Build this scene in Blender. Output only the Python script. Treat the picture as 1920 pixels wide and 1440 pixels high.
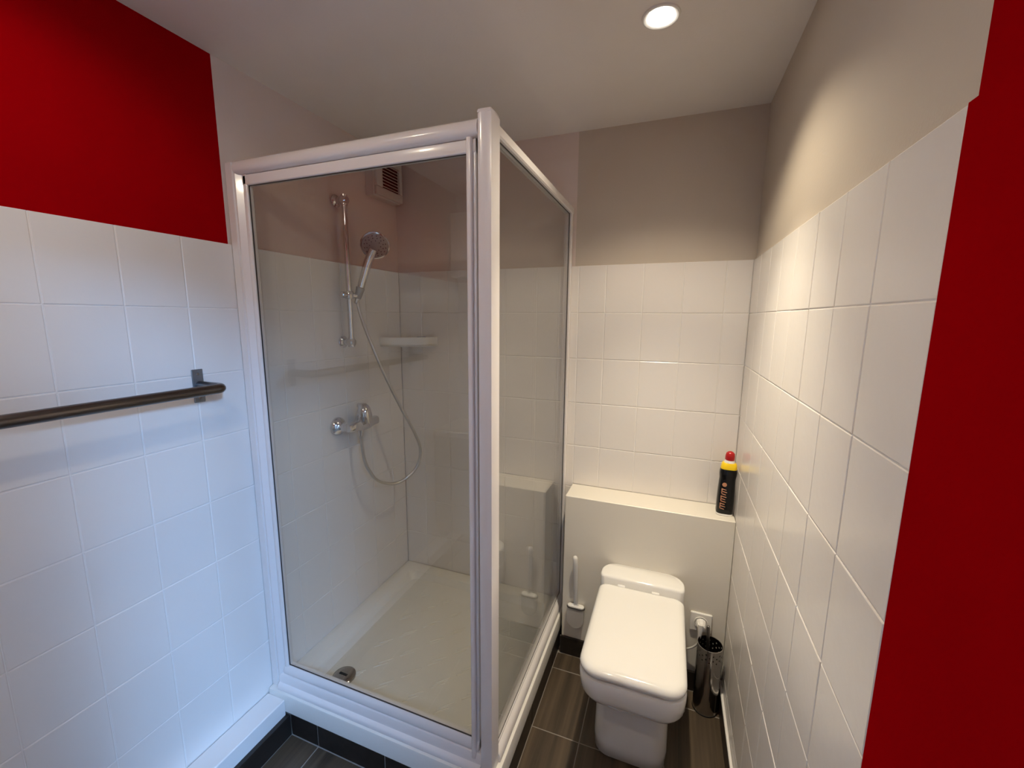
import bpy, math, random
from mathutils import Vector, Matrix
random.seed(7)
scene = bpy.context.scene
for _o in list(bpy.data.objects):
    bpy.data.objects.remove(_o, do_unlink=True)

# ------------------------------------------------------------------ camera
CAM_H = 1.525
_vy = Vector((1262 - 960, 598 - 720, 786.0)).normalized()
_vz = -Vector((925 - 960, 5700 - 720, 786.0))
_vz = (_vz - _vy * _vz.dot(_vy)).normalized()
_vx = _vy.cross(_vz)
cam_data = bpy.data.cameras.new('camera')
cam_data.sensor_width = 36.0
cam_data.lens = 786.0 / 1920.0 * 36.0
cam_data.clip_start = 0.01
cam = bpy.data.objects.new('camera', cam_data)
scene.collection.objects.link(cam)
_r = Vector((_vx[0], _vy[0], _vz[0]))
_u = -Vector((_vx[1], _vy[1], _vz[1]))
_b = -Vector((_vx[2], _vy[2], _vz[2]))
cam.matrix_world = Matrix(((_r[0], _u[0], _b[0], 0.0), (_r[1], _u[1], _b[1], 0.0), (_r[2], _u[2], _b[2], CAM_H), (0, 0, 0, 1)))
scene.camera = cam

# ------------------------------------------------------------------ world, exposure
world = bpy.data.worlds.new('world')
scene.world = world
world.use_nodes = True
world.node_tree.nodes['Background'].inputs[0].default_value = (0.45, 0.62, 1.0, 1)
world.node_tree.nodes['Background'].inputs[1].default_value = 0.25
scene.view_settings.view_transform = 'Standard'
scene.view_settings.look = 'None'
scene.view_settings.gamma = 1.0
scene.view_settings.use_curve_mapping = False
scene.view_settings.exposure = 0.1
scene.cycles.use_denoising = True
scene.cycles.max_bounces = 8
scene.cycles.use_adaptive_sampling = True
scene.cycles.adaptive_threshold = 0.07
scene.cycles.adaptive_min_samples = 20
scene.cycles.diffuse_bounces = 5
scene.cycles.glossy_bounces = 4
scene.cycles.transparent_max_bounces = 10
scene.cycles.caustics_reflective = False
scene.cycles.caustics_refractive = False
scene.cycles.sample_clamp_indirect = 4.0

LAMP_COL = (1.0, 0.865, 0.645)
LAMP_CONE = {'a': 122, 'b': 170, 'c': 168}
LAMP_W = {'a': 17.5, 'b': 9.2, 'c': 2.0}
BEAM_W = {'a': 80.0, 'b': 7.0, 'c': 1.5}
BEAM_CONE = {'a': 78, 'b': 92, 'c': 92}
LAMP_BLEND = {'a': 0.62, 'b': 0.25, 'c': 0.4}     # the peaked centre of each lamp's beam
LAMPS = {'a': (-0.076, 1.257), 'b': (-0.42, -0.10), 'c': (-0.98, 0.42)}
DAY_W = 1100.0
DAY_COL = (0.26, 0.54, 1.0)

# ------------------------------------------------------------------ dimensions (metres)
XL, XR, YB, YF, ZC = -1.319, 0.272, 1.845, -0.50, 2.288
TT = 1.748              # top of the wall tiles
LIP = 0.007             # tiles stand this proud of the plaster
TW, TH = 0.1525, 0.2    # wall tile pitch
FT = 0.29               # floor tile pitch
YD = 0.972              # front of the shower door frame
XS = -0.421             # outer face of the shower side panel
BOX_Y, BOX_X, BOX_Z = 1.70, -0.391, 0.762
DOOR_Y0, DOOR_Y1, DOOR_Z = -0.48, 0.05, 2.06
YR = 0.610              # right wall: tiles and grey paint start here

# ------------------------------------------------------------------ materials
def new_mat(name):
    m = bpy.data.materials.new(name); m.use_nodes = True
    nt = m.node_tree
    return m, nt, nt.nodes['Principled BSDF']

def mat(name, col, rough=0.5, metal=0.0, spec=None, bump=None, var=0.0, var_scale=8.0, coat=0.0, trans=0.0):
    m, nt, b = new_mat(name)
    b.inputs['Base Color'].default_value = (*col, 1)
    b.inputs['Roughness'].default_value = rough
    b.inputs['Metallic'].default_value = metal
    if spec is not None: b.inputs['Specular IOR Level'].default_value = spec
    if coat: b.inputs['Coat Weight'].default_value = coat; b.inputs['Coat Roughness'].default_value = 0.06
    if trans: b.inputs['Transmission Weight'].default_value = trans
    geo = nt.nodes.new('ShaderNodeNewGeometry')
    if var:
        n = nt.nodes.new('ShaderNodeTexNoise'); n.inputs['Scale'].default_value = var_scale; n.inputs['Detail'].default_value = 3
        nt.links.new(geo.outputs['Position'], n.inputs['Vector'])
        mx = nt.nodes.new('ShaderNodeMix'); mx.data_type = 'RGBA'
        mx.inputs[6].default_value = (*[c * (1 - var) for c in col], 1)
        mx.inputs[7].default_value = (*[min(1, c * (1 + var)) for c in col], 1)
        nt.links.new(n.outputs['Fac'], mx.inputs[0]); nt.links.new(mx.outputs[2], b.inputs['Base Color'])
    if bump:
        sc, st = bump
        n2 = nt.nodes.new('ShaderNodeTexNoise'); n2.inputs['Scale'].default_value = sc; n2.inputs['Detail'].default_value = 2
        nt.links.new(geo.outputs['Position'], n2.inputs['Vector'])
        bp = nt.nodes.new('ShaderNodeBump'); bp.inputs['Strength'].default_value = st; bp.inputs['Distance'].default_value = 0.001
        nt.links.new(n2.outputs['Fac'], bp.inputs['Height']); nt.links.new(bp.outputs['Normal'], b.inputs['Normal'])
    return m

M = {}
M['tile'] = mat('wall_tile_white', (0.80, 0.765, 0.74), 0.22, bump=(55, 0.22), var=0.02, var_scale=5)
M['grout'] = mat('grout_white', (0.80, 0.78, 0.76), 0.7)
M['red'] = mat('red_paint', (0.32, 0.0006, 0.003), 0.7, spec=0.0, bump=(220, 0.25), var=0.05, var_scale=14)
M['taupe'] = mat('taupe_paint', (0.565, 0.495, 0.42), 0.6, bump=(220, 0.25), var=0.025)
M['offwhite'] = mat('offwhite_paint', (0.72, 0.615, 0.565), 0.6, bump=(220, 0.25), var=0.025)
M['ceiling'] = mat('ceiling_paint', (0.80, 0.75, 0.715), 0.8, bump=(160, 0.3), var=0.025)
M['boxing'] = mat('boxing_paint', (0.72, 0.685, 0.62), 0.35, bump=(120, 0.12))
M['trimwhite'] = mat('white_trim', (0.78, 0.76, 0.75), 0.4, bump=(150, 0.15))
M['lacquer'] = mat('white_lacquer', (0.80, 0.765, 0.76), 0.22, coat=0.3)
M['tray'] = mat('tray_acrylic', (0.76, 0.745, 0.71), 0.25, bump=(90, 0.2), var=0.02, var_scale=20)
M['ceramic'] = mat('ceramic', (0.84, 0.83, 0.81), 0.09, coat=0.5)
M['plastic'] = mat('white_plastic', (0.80, 0.79, 0.77), 0.28)
M['rubber'] = mat('white_silicone', (0.70, 0.69, 0.68), 0.4)
M['chrome'] = mat('chrome', (0.66, 0.65, 0.66), 0.10, metal=1.0)
M['steel'] = mat('brushed_steel', (0.30, 0.285, 0.28), 0.30, metal=1.0)
M['railsteel'] = mat('dark_rail_steel', (0.145, 0.130, 0.125), 0.28, metal=1.0)
M['potsteel'] = mat('pot_steel', (0.42, 0.40, 0.385), 0.16, metal=1.0)
M['cupgrey'] = mat('translucent_grey_plastic', (0.47, 0.445, 0.42), 0.3)
M['plate'] = mat('zinc_plate', (0.22, 0.24, 0.27), 0.45, metal=0.8)
M['hose'] = mat('hose_metal', (0.62, 0.60, 0.57), 0.28, metal=0.9)
M['dark'] = mat('dark_void', (0.012, 0.011, 0.010), 0.6)
M['black'] = mat('black_plastic', (0.004, 0.004, 0.0045), 0.10, spec=0.35)
M['seam'] = mat('dark_seam', (0.05, 0.045, 0.045), 0.6)
M['yellow'] = mat('yellow_label', (0.90, 0.62, 0.01), 0.35)
M['capred'] = mat('red_cap', (0.42, 0.01, 0.012), 0.28)
M['copper'] = mat('copper_print', (0.55, 0.26, 0.15), 0.5)
M['blue'] = mat('blue_plastic', (0.02, 0.09, 0.28), 0.35)
M['vent'] = mat('vent_plastic', (0.62, 0.58, 0.54), 0.4)
M['face'] = mat('spray_face', (0.33, 0.32, 0.32), 0.35, metal=0.3)
M['cable'] = mat('white_cable', (0.75, 0.73, 0.70), 0.45)
M['wood'] = mat('bedroom_floor', (0.25, 0.17, 0.11), 0.5, var=0.15, var_scale=6)
M['cream'] = mat('bedroom_wall', (0.62, 0.62, 0.62), 0.8)
M['vanity'] = mat('vanity_laminate', (0.40, 0.385, 0.36), 0.4)

def floor_mat(name, base, streak):
    m, nt, b = new_mat(name)
    geo = nt.nodes.new('ShaderNodeNewGeometry')
    oi = nt.nodes.new('ShaderNodeObjectInfo')
    add = nt.nodes.new('ShaderNodeVectorMath'); add.operation = 'ADD'
    mul = nt.nodes.new('ShaderNodeVectorMath'); mul.operation = 'MULTIPLY'; mul.inputs[1].default_value = (38, 1.2, 38)
    nt.links.new(geo.outputs['Position'], mul.inputs[0])
    nt.links.new(mul.outputs[0], add.inputs[0]); nt.links.new(oi.outputs['Random'], add.inputs[1])
    n = nt.nodes.new('ShaderNodeTexNoise'); n.inputs['Scale'].default_value = 1.0; n.inputs['Detail'].default_value = 4; n.inputs['Roughness'].default_value = 0.6
    nt.links.new(add.outputs[0], n.inputs['Vector'])
    rp = nt.nodes.new('ShaderNodeValToRGB')
    rp.color_ramp.elements[0].position = 0.36; rp.color_ramp.elements[0].color = (*base, 1)
    rp.color_ramp.elements[1].position = 0.72; rp.color_ramp.elements[1].color = (*streak, 1)
    nt.links.new(n.outputs['Fac'], rp.inputs['Fac']); nt.links.new(rp.outputs[0], b.inputs['Base Color'])
    b.inputs['Roughness'].default_value = 0.38
    return m
M['floor'] = floor_mat('floor_tile_brown', (0.044, 0.032, 0.022), (0.112, 0.080, 0.052))
M['plinth'] = floor_mat('plinth_tile_dark', (0.012, 0.009, 0.008), (0.024, 0.018, 0.015))
M['fgrout'] = mat('floor_grout', (0.30, 0.27, 0.24), 0.8)

def glass_mat(name, tint, boost=0.0):
    m = bpy.data.materials.new(name); m.use_nodes = True
    nt = m.node_tree; nt.nodes.clear()
    out = nt.nodes.new('ShaderNodeOutputMaterial')
    tr = nt.nodes.new('ShaderNodeBsdfTransparent'); tr.inputs[0].default_value = (*tint, 1)
    gl = nt.nodes.new('ShaderNodeBsdfGlossy'); gl.inputs['Roughness'].default_value = 0.0
    fr = nt.nodes.new('ShaderNodeFresnel')
    gm = nt.nodes.new('ShaderNodeNewGeometry')      # thin pane: the same reflectance from either face
    io = nt.nodes.new('ShaderNodeMix'); io.data_type = 'FLOAT'
    io.inputs[2].default_value = 1.66; io.inputs[3].default_value = 1 / 1.66
    nt.links.new(gm.outputs['Backfacing'], io.inputs[0]); nt.links.new(io.outputs[0], fr.inputs['IOR'])
    mx = nt.nodes.new('ShaderNodeMixShader')
    nt.links.new(fr.outputs[0], mx.inputs[0]); nt.links.new(tr.outputs[0], mx.inputs[1]); nt.links.new(gl.outputs[0], mx.inputs[2])
    nt.links.new(mx.outputs[0], out.inputs[0])
    return m
M['glass'] = glass_mat('shower_glass', (0.905, 0.905, 0.885))

def emit_mat(name, col, strength):
    m = bpy.data.materials.new(name); m.use_nodes = True
    nt = m.node_tree; nt.nodes.clear()
    out = nt.nodes.new('ShaderNodeOutputMaterial'); e = nt.nodes.new('ShaderNodeEmission')
    e.inputs[0].default_value = (*col, 1); e.inputs[1].default_value = strength
    nt.links.new(e.outputs[0], out.inputs[0]); return m
M['bulb'] = emit_mat('lamp_glow', (1.0, 0.93, 0.80), 30.0)

# ------------------------------------------------------------------ mesh helpers (world coordinates in, parent-relative out)
def wloc(o):
    v = Vector((0, 0, 0))
    while o is not None:
        v += o.location; o = o.parent
    return v

def link(o, parent=None):
    scene.collection.objects.link(o)
    if parent is not None: o.parent = parent
    return o

def obj(name, mesh, material=None, parent=None, origin=None, smooth=None):
    """mesh = (verts, faces[, face_materials]) in world coordinates; material = key or list of keys."""
    verts, faces = mesh[0], mesh[1]
    p = wloc(parent)
    og = Vector(origin) if origin is not None else (p if parent is not None else Vector((0, 0, 0)))
    me = bpy.data.meshes.new(name)
    me.from_pydata([tuple(Vector(v) - og) for v in verts], [], faces)
    mats = material if isinstance(material, (list, tuple)) else [material]
    for k in mats: me.materials.append(M[k])
    if len(mesh) > 2:
        for i, mi in enumerate(mesh[2]): me.polygons[i].material_index = mi
    me.update()
    if smooth is not None:
        me.shade_smooth() if hasattr(me, 'shade_smooth') else None
        try: me.set_sharp_from_angle(angle=math.radians(smooth))
        except Exception: pass
    o = bpy.data.objects.new(name, me)
    o.location = og - p
    link(o, parent)
    return o

def tag(o, label=None, cat=None, group=None, kind=None):
    if label: o['label'] = label
    if cat: o['category'] = cat
    if group: o['group'] = group
    if kind: o['kind'] = kind
    return o

def thing(name, loc, label, cat, group=None):
    o = bpy.data.objects.new(name, None); o.empty_display_size = 0.05
    o.location = loc; link(o)
    return tag(o, label, cat, group)

def struct(o, label=None, cat=None):
    o['kind'] = 'structure'
    if label: o['label'] = label
    if cat: o['category'] = cat
    return o

def join(*ms):
    V, F = [], []
    for m in ms:
        n = len(V); V += list(m[0]); F += [tuple(i + n for i in f) for f in m[1]]
    return V, F

def box(x0, x1, y0, y1, z0, z1, bev=0.0):
    if bev <= 0:
        V = [(x, y, z) for x in (x0, x1) for y in (y0, y1) for z in (z0, z1)]
        F = [(0, 1, 3, 2), (4, 6, 7, 5), (0, 4, 5, 1), (2, 3, 7, 6), (0, 2, 6, 4), (1, 5, 7, 3)]
        return fix(V, F)
    b = min(bev, (x1 - x0) / 2.01, (y1 - y0) / 2.01, (z1 - z0) / 2.01)
    V = []; idx = {}
    c = ((x0, x1), (y0, y1), (z0, z1))
    for i in (0, 1):
        for j in (0, 1):
            for k in (0, 1):
                s = (1 if i == 0 else -1, 1 if j == 0 else -1, 1 if k == 0 else -1)
                for ax in range(3):
                    p = [c[0][i], c[1][j], c[2][k]]
                    for a in range(3):
                        if a != ax: p[a] += s[a] * b
                    idx[(i, j, k, ax)] = len(V); V.append(tuple(p))
    F = []
    def ring(ax, v):
        o1, o2 = [a for a in range(3) if a != ax]
        r = []
        for q in ((0, 0), (1, 0), (1, 1), (0, 1)):
            ijk = [0, 0, 0]; ijk[ax] = v; ijk[o1], ijk[o2] = q
            r.append(idx[(*ijk, ax)])
        return r
    for ax in range(3):
        for v in (0, 1):
            F.append(tuple(ring(ax, v)))
    for ax in range(3):                      # edge strips along axis ax
        o1, o2 = [a for a in range(3) if a != ax]
        for p in (0, 1):
            for q in (0, 1):
                e = []
                for v in (0, 1):
                    ijk = [0, 0, 0]; ijk[ax] = v; ijk[o1] = p; ijk[o2] = q
                    e.append((idx[(*ijk, o1)], idx[(*ijk, o2)]))
                F.append((e[0][0], e[1][0], e[1][1], e[0][1]))
    for i in (0, 1):
        for j in (0, 1):
            for k in (0, 1):
                F.append((idx[(i, j, k, 0)], idx[(i, j, k, 1)], idx[(i, j, k, 2)]))
    return fix(V, F)

def fix(V, F):
    """orient the faces of a closed convex-ish solid outwards (from its centroid)"""
    c = sum((Vector(v) for v in V), Vector()) / len(V)
    out = []
    for f in F:
        p = [Vector(V[i]) for i in f]
        n = (p[1] - p[0]).cross(p[2] - p[0])
        m = sum(p, Vector()) / len(p)
        out.append(tuple(f) if n.dot(m - c) >= 0 else tuple(reversed(f)))
    return V, out

def loft(rings, cap0=True, cap1=True, closed=True):
    V = []; F = []
    n = len(rings[0])
    for r in rings: V += [tuple(p) for p in r]
    for k in range(len(rings) - 1):
        for i in range(n if closed else n - 1):
            a = k * n + i; b = k * n + (i + 1) % n
            F.append((a, b, b + n, a + n))
    if cap0: F.append(tuple(reversed(range(n))))
    if cap1: F.append(tuple(range((len(rings) - 1) * n, len(rings) * n)))
    return V, F

def rrect(cx, cy, w, d, r, z, n=6):
    pts = []
    r = min(r, w / 2 - 1e-4, d / 2 - 1e-4)
    for (sx, sy, a0) in ((1, 1, 0), (-1, 1, 90), (-1, -1, 180), (1, -1, 270)):
        for k in range(n + 1):
            a = math.radians(a0 + 90 * k / n)
            pts.append((cx + sx * (w / 2 - r) + r * math.cos(a), cy + sy * (d / 2 - r) + r * math.sin(a), z))
    return pts

def rrect2(x0, x1, y0, y1, rf, rb, z, n=7):
    """rounded rectangle with front (low y) and back radii"""
    pts = []
    for (cx, cy, r, a0) in ((x1 - rb, y1 - rb, rb, 0), (x0 + rb, y1 - rb, rb, 90), (x0 + rf, y0 + rf, rf, 180), (x1 - rf, y0 + rf, rf, 270)):
        for k in range(n + 1):
            a = math.radians(a0 + 90 * k / n)
            pts.append((cx + r * math.cos(a), cy + r * math.sin(a), z))
    return pts

def frame_for(d):
    d = Vector(d).normalized()
    up = Vector((0, 0, 1)) if abs(d.z) < 0.95 else Vector((1, 0, 0))
    a = d.cross(up).normalized(); b = a.cross(d).normalized()
    return d, a, b

def lathe(p0, axis, prof, n=24, cap0=True, cap1=True, squash=1.0):
    """prof: list of (t along axis, radius)"""
    d, a, b = frame_for(axis); p0 = Vector(p0)
    rings = []
    for t, r in prof:
        r = max(r, 1e-5)
        rings.append([p0 + d * t + a * (r * math.cos(2 * math.pi * i / n)) + b * (r * squash * math.sin(2 * math.pi * i / n)) for i in range(n)])
    V, F = loft(rings, cap0, cap1)
    return V, [tuple(reversed(f)) for f in F] if (a.cross(b)).dot(d) < 0 else F

def catmull(P, per=8):
    P = [Vector(p) for p in P]
    Q = [P[0] * 2 - P[1]] + P + [P[-1] * 2 - P[-2]]
    out = []
    for i in range(1, len(Q) - 2):
        for k in range(per):
            t = k / per
            out.append(0.5 * ((2 * Q[i]) + (Q[i + 1] - Q[i - 1]) * t + (2 * Q[i - 1] - 5 * Q[i] + 4 * Q[i + 1] - Q[i + 2]) * t * t + (3 * Q[i] - Q[i - 1] - 3 * Q[i + 1] + Q[i + 2]) * t ** 3))
    out.append(P[-1])
    return out

def tube(P, r, n=10, r2=None):
    P = [Vector(p) for p in P]
    rings = []
    d0 = (P[1] - P[0]).normalized(); _, a, b = frame_for(d0)
    prev = d0
    m = len(P)
    for i, p in enumerate(P):
        d = (P[min(i + 1, m - 1)] - P[max(i - 1, 0)]).normalized()
        q = prev.rotation_difference(d); a = q @ a; b = q @ b; prev = d
        rr = r if r2 is None else r + (r2 - r) * i / (m - 1)
        rings.append([p + a * (rr * math.cos(2 * math.pi * k / n)) + b * (rr * math.sin(2 * math.pi * k / n)) for k in range(n)])
    V, F = loft(rings)
    if a.cross(b).dot(prev) < 0: F = [tuple(reversed(f)) for f in F]
    return V, F

def extrude(prof, axis, t0, t1):
    """prof: 2D points in the plane normal to axis; axis 0:(y,z) 1:(x,z) 2:(x,y)"""
    def p3(p, t):
        return (t, p[0], p[1]) if axis == 0 else (p[0], t, p[1]) if axis == 1 else (p[0], p[1], t)
    V, F = loft([[p3(p, t0) for p in prof], [p3(p, t1) for p in prof]])
    # orient by signed area
    ar = sum(prof[i][0] * prof[(i + 1) % len(prof)][1] - prof[(i + 1) % len(prof)][0] * prof[i][1] for i in range(len(prof)))
    flip = (ar > 0) == (axis == 1)
    return V, [tuple(reversed(f)) for f in F] if flip else F

def rr2d(x0, x1, y0, y1, r, n=4):
    return [(p[0], p[1]) for p in rrect((x0 + x1) / 2, (y0 + y1) / 2, x1 - x0, y1 - y0, r, 0, n)]

# ------------------------------------------------------------------ the room shell
def quads(qs):
    V, F, MI = [], [], []
    for q, mi in qs:
        n = len(V); V += q; F.append(tuple(range(n, n + len(q)))); MI.append(mi)
    return V, F, MI

def solid_wall(name, pieces, mats, label):
    V, F, MI = [], [], []
    for (b, mi) in pieces:
        v, f = box(*b); n = len(V); V += v; F += [tuple(i + n for i in q) for q in f]; MI += [mi] * len(f)
    o = obj(name, (V, F, MI), mats)
    return struct(o, label)

T = 0.10
PL, PR, PB = XL - LIP, XR + LIP, YB + LIP        # plaster faces
RED_Y = 0.966
wall_left = solid_wall('wall_left', [
    ((PL - T, PL, YF - T, RED_Y, TT, ZC), 0), ((PL - T, PL, RED_Y, PB + T, TT, ZC), 1),
    ((PL - T, PL, YF - T, PB + T, -0.05, TT), 2)], ['red', 'offwhite', 'grout'],
    'left wall, white tiles below, red paint above, grey-white over the shower')
wall_back = solid_wall('wall_back', [
    ((PL, -0.411, PB, PB + T, TT, ZC), 0), ((-0.411, PR, PB, PB + T, TT, ZC), 1),
    ((PL, PR, PB, PB + T, -0.05, TT), 2)], ['offwhite', 'taupe', 'grout'],
    'back wall, white tiles below, taupe paint above the toilet')
wall_right = solid_wall('wall_right', [
    ((PR, PR + T, YR, PB + T, TT, ZC), 0), ((PR, PR + T, YR + 0.002, PB + T, -0.05, TT), 1),
    ((PR, PR + T, DOOR_Y1, YR, TT, ZC), 2), ((XR, PR + T, DOOR_Y1, YR, -0.05, TT), 2),
    ((PR, PR + T, DOOR_Y0, DOOR_Y1, DOOR_Z, ZC), 2), ((PR, PR + T, YF - T, DOOR_Y0, -0.05, ZC), 2)],
    ['taupe', 'grout', 'red'], 'right wall, taupe paint and white tiles, red at its near end')
wall_front = solid_wall('wall_front', [((PL, PR, YF - T, YF, -0.05, TT), 1), ((PL, PR, YF - T, YF, TT, ZC), 0)],
    ['red', 'trimwhite'], 'wall behind the washstand, white below and red above')
ceiling = struct(obj('ceiling', box(PL - T, PR + T, YF - T, PB + T, ZC, ZC + 0.1), 'ceiling'), 'matt white painted ceiling')
floor = struct(obj('floor', box(PL - T, PR + T, YF - T, PB + T, -0.06, -0.0015), 'fgrout'), 'dark brown streaked floor tiles with pale joints')

# tiles: bevelled slabs, meshes shared between alike sizes
_cache = {}
def slab(kind, w, h, t, bev, matk, normal):
    """tile centred at origin, face towards `normal`; returns mesh data"""
    key = (kind, round(w, 4), round(h, 4))
    if key in _cache: return _cache[key]
    a, b = w / 2, h / 2
    back = [(-a, -b), (a, -b), (a, b), (-a, b)]
    fr = [(-a + bev, -b + bev), (a - bev, -b + bev), (a - bev, b - bev), (-a + bev, b - bev)]
    pts = [(p[0], p[1], -t) for p in back] + [(p[0], p[1], -bev * 0.6) for p in back] + [(p[0], p[1], 0) for p in fr]
    if normal == '+x': conv = lambda p: (p[2], p[0], p[1])
    elif normal == '-x': conv = lambda p: (-p[2], -p[0], p[1])
    elif normal == '-y': conv = lambda p: (p[0], -p[2], p[1])
    else: conv = lambda p: p
    F = [(8, 9, 10, 11)]
    for i in range(4):
        j = (i + 1) % 4
        F += [(4 + i, 4 + j, 8 + j, 8 + i), (i, j, 4 + j, 4 + i)]
    if normal == '-y': pass
    me = bpy.data.meshes.new(kind)
    me.from_pydata([conv(p) for p in pts], [], F)
    me.materials.append(M[matk]); me.update()
    _cache[key] = me
    return me

def place(name, me, loc, parent, jitter=0.0, ax=0):
    o = bpy.data.objects.new(name, me)
    p = Vector(loc)
    o.location = p - wloc(parent)
    if jitter:
        o.rotation_euler = [random.uniform(-jitter, jitter) for _ in range(3)]
        o.rotation_euler[ax] = 0
    link(o, parent); return o

def cuts(lo, hi, start, pitch):
    g = [lo]
    k = math.ceil((lo - start) / pitch + 1e-6)
    while start + k * pitch < hi - 0.012:
        if start + k * pitch > lo + 0.025: g.append(start + k * pitch)
        k += 1
    g.append(hi); return g

def rows(zlo, zhi=TT):
    return cuts(zlo, zhi, TT, TH)

J = 0.0024
def tile_field(parent, normal, plane, u0, u1, ustart, z0, z1=TT, holes=()):
    us = cuts(u0, u1, ustart, TW); zs = rows(z0, z1)
    for a, b in zip(us, us[1:]):
        for c, d in zip(zs, zs[1:]):
            w, h = b - a - J, d - c - J
            if d >= TT - 1e-6: h = d - c - J / 2
            me = slab('wall_tile_' + normal, w, h, LIP - 0.0005, 0.0016, 'tile', normal)
            m, z = (a + b) / 2, (c + d) / 2
            jit = random.uniform(-0.0004, 0.0004)
            loc = (plane + jit, m, z) if 'x' in normal else (m, plane + jit, z)
            place('wall_tile', me, loc, parent, 0.0022, 0 if 'x' in normal else 1)

# grout bed just under the tile faces
for w, q in ((wall_left, box(PL, XL - 0.0016, YF, YB, 0.05, TT - 0.001)),
             (wall_back, box(XL, XR, YB + 0.0016, PB, 0.05, TT - 0.001)),
             (wall_right, box(XR + 0.0016, PR, YR + 0.001, YB, 0.05, TT - 0.001))):
    obj('grout_bed', q, 'grout', w)
tile_field(wall_left, '+x', XL, YF, YB, 0.518, 0.145)
tile_field(wall_back, '-y', YB, XL, BOX_X, 0.030, 0.160)
tile_field(wall_back, '-y', YB, BOX_X, XR, 0.030, BOX_Z)
tile_field(wall_right, '-x', XR, YR, BOX_Y, 0.6285 + 100 * TW, 0.088)
tile_field(wall_right, '-x', XR, BOX_Y, YB, BOX_Y - 0.004, BOX_Z)

# floor tiles
fx = cuts(-1.222, XR, -1.095, FT); fy = cuts(YF, BOX_Y - 0.01, 1.598, FT)
for a, b in zip(fx, fx[1:]):
    for c, d in zip(fy, fy[1:]):
        aa, bb = a, b
        if d > 0.96:                          # beside the shower tray
            if bb <= -0.405: continue
            aa = max(aa, -0.405)
            if c < 0.96: 
                me = slab('floor_tile_front', b - a - 0.004, 0.957 - c - 0.004, 0.0012, 0.0009, 'floor', '+z')
        w, h = bb - aa - 0.004, d - c - 0.004
        me = slab('floor_tile', w, h, 0.0014, 0.0009, 'floor', '+z')
        place('floor_tile', me, ((aa + bb) / 2, (c + d) / 2, 0.0), floor)
for a, b in zip(fx, fx[1:]):                  # the row cut by the front of the tray
    bb = min(b, -0.405)
    if a >= -0.405: break
    c = max(y for y in fy if y < 0.957)
    d = [y for y in fy if y > c][0]
    if d > 0.96 and bb - a > 0.01:
        place('floor_tile', slab('floor_tile', bb - a - 0.004, 0.957 - c - 0.004, 0.0014, 0.0009, 'floor', '+z'), ((a + bb) / 2, (c + 0.957) / 2, 0.0), floor)

# dark plinth tiles
def plinth(name, normal, plane, u0, u1, ustart, z1, label, thick=0.010):
    if normal == '-y': q = box(u0, u1, plane + 0.0016, plane + thick, 0, z1 - 0.002)
    elif normal == '+x': q = box(plane - thick, plane - 0.0016, u0, u1, 0, z1 - 0.002)
    else: q = box(plane + 0.0016, plane + thick, u0, u1, 0, z1 - 0.002)
    o = struct(obj(name, q, 'fgrout'), label)
    us = cuts(u0, u1, ustart, FT)
    for a, b in zip(us, us[1:]):
        me = slab('plinth_tile_' + normal, b - a - 0.003, z1 - 0.003, thick - 0.001, 0.0012, 'plinth', normal)
        m = (a + b) / 2
        place('plinth_tile', me, (plane, m, z1 / 2) if 'x' in normal else (m, plane, z1 / 2), o)
    return o
plinth('baseboard_left', '+x', -1.220, YF, 0.957, 0.73, 0.086, 'dark tile plinth under the white ledge', 0.02)
plinth('baseboard_front', '-y', 0.957, -1.220, -0.410, -1.095, 0.088, 'dark tile plinth under the front of the shower tray')
plinth('baseboard_side', '-x', -0.405 - 0.0105, 0.968, 1.69, 1.309, 0.095, 'dark tile plinth under the side of the shower tray') if False else None
plinth('baseboard_side', '+x', -0.405, 0.957, 1.845, 1.309, 0.095, 'dark tile plinth under the side of the shower tray')
plinth('baseboard_back', '-y', 1.690, -0.395, XR, -0.225, 0.088, 'dark tile plinth below the cistern boxing')
plinth('baseboard_right', '-x', 0.262, YR, 1.69, 1.309, 0.078, 'dark tile plinth along the right wall')
struct(obj('trim_2', box(0.2625, XR, YR, 1.69, 0.078, 0.088, 0.0012), 'trimwhite'), 'white sealant strip on the right plinth')

# ledge along the foot of the left wall
struct(obj('trim_1', box(XL, -1.236, YF, 0.952, 0.0, 0.146, 0.003), 'trimwhite'), 'low white ledge along the foot of the left wall')

# cistern boxing
boxing = struct(obj('wall_boxing', box(BOX_X, XR, BOX_Y, YB, 0.0, BOX_Z, 0.002), 'boxing'), 'low painted cistern boxing behind the toilet')

# trim of the unseen doorway, its opening added and narrowed to shape the daylight
M_TR = 'trimwhite'
dj = obj('door_1', join(box(PR - 0.012, PR + T + 0.012, DOOR_Y1 - 0.02, DOOR_Y1 + 0.045, 0, DOOR_Z + 0.045, 0.002),
                        box(PR - 0.012, PR + T + 0.012, DOOR_Y0 - 0.03, DOOR_Y0 + 0.02, 0, DOOR_Z + 0.045, 0.002),
                        box(PR - 0.012, PR + T + 0.012, DOOR_Y0 + 0.02, DOOR_Y1 - 0.02, DOOR_Z - 0.02, DOOR_Z + 0.045, 0.002)), M_TR)
struct(dj, 'white frame of an unseen doorway in the right wall, added to shape the daylight')
leaf = obj('added_door_leaf', box(PR + 0.03, PR + 0.07, DOOR_Y0 + 0.022, -0.12, 0.005, DOOR_Z - 0.022, 0.002), M_TR, dj)  # unseen leaf, added to cut the daylight down to a slit
obj('added_leaf_handle', join(box(PR + 0.004, PR + 0.03, -0.17, -0.155, 1.0, 1.015, 0.002), box(PR + 0.002, PR + 0.014, -0.27, -0.155, 0.998, 1.017, 0.003)), 'steel', leaf)

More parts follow.
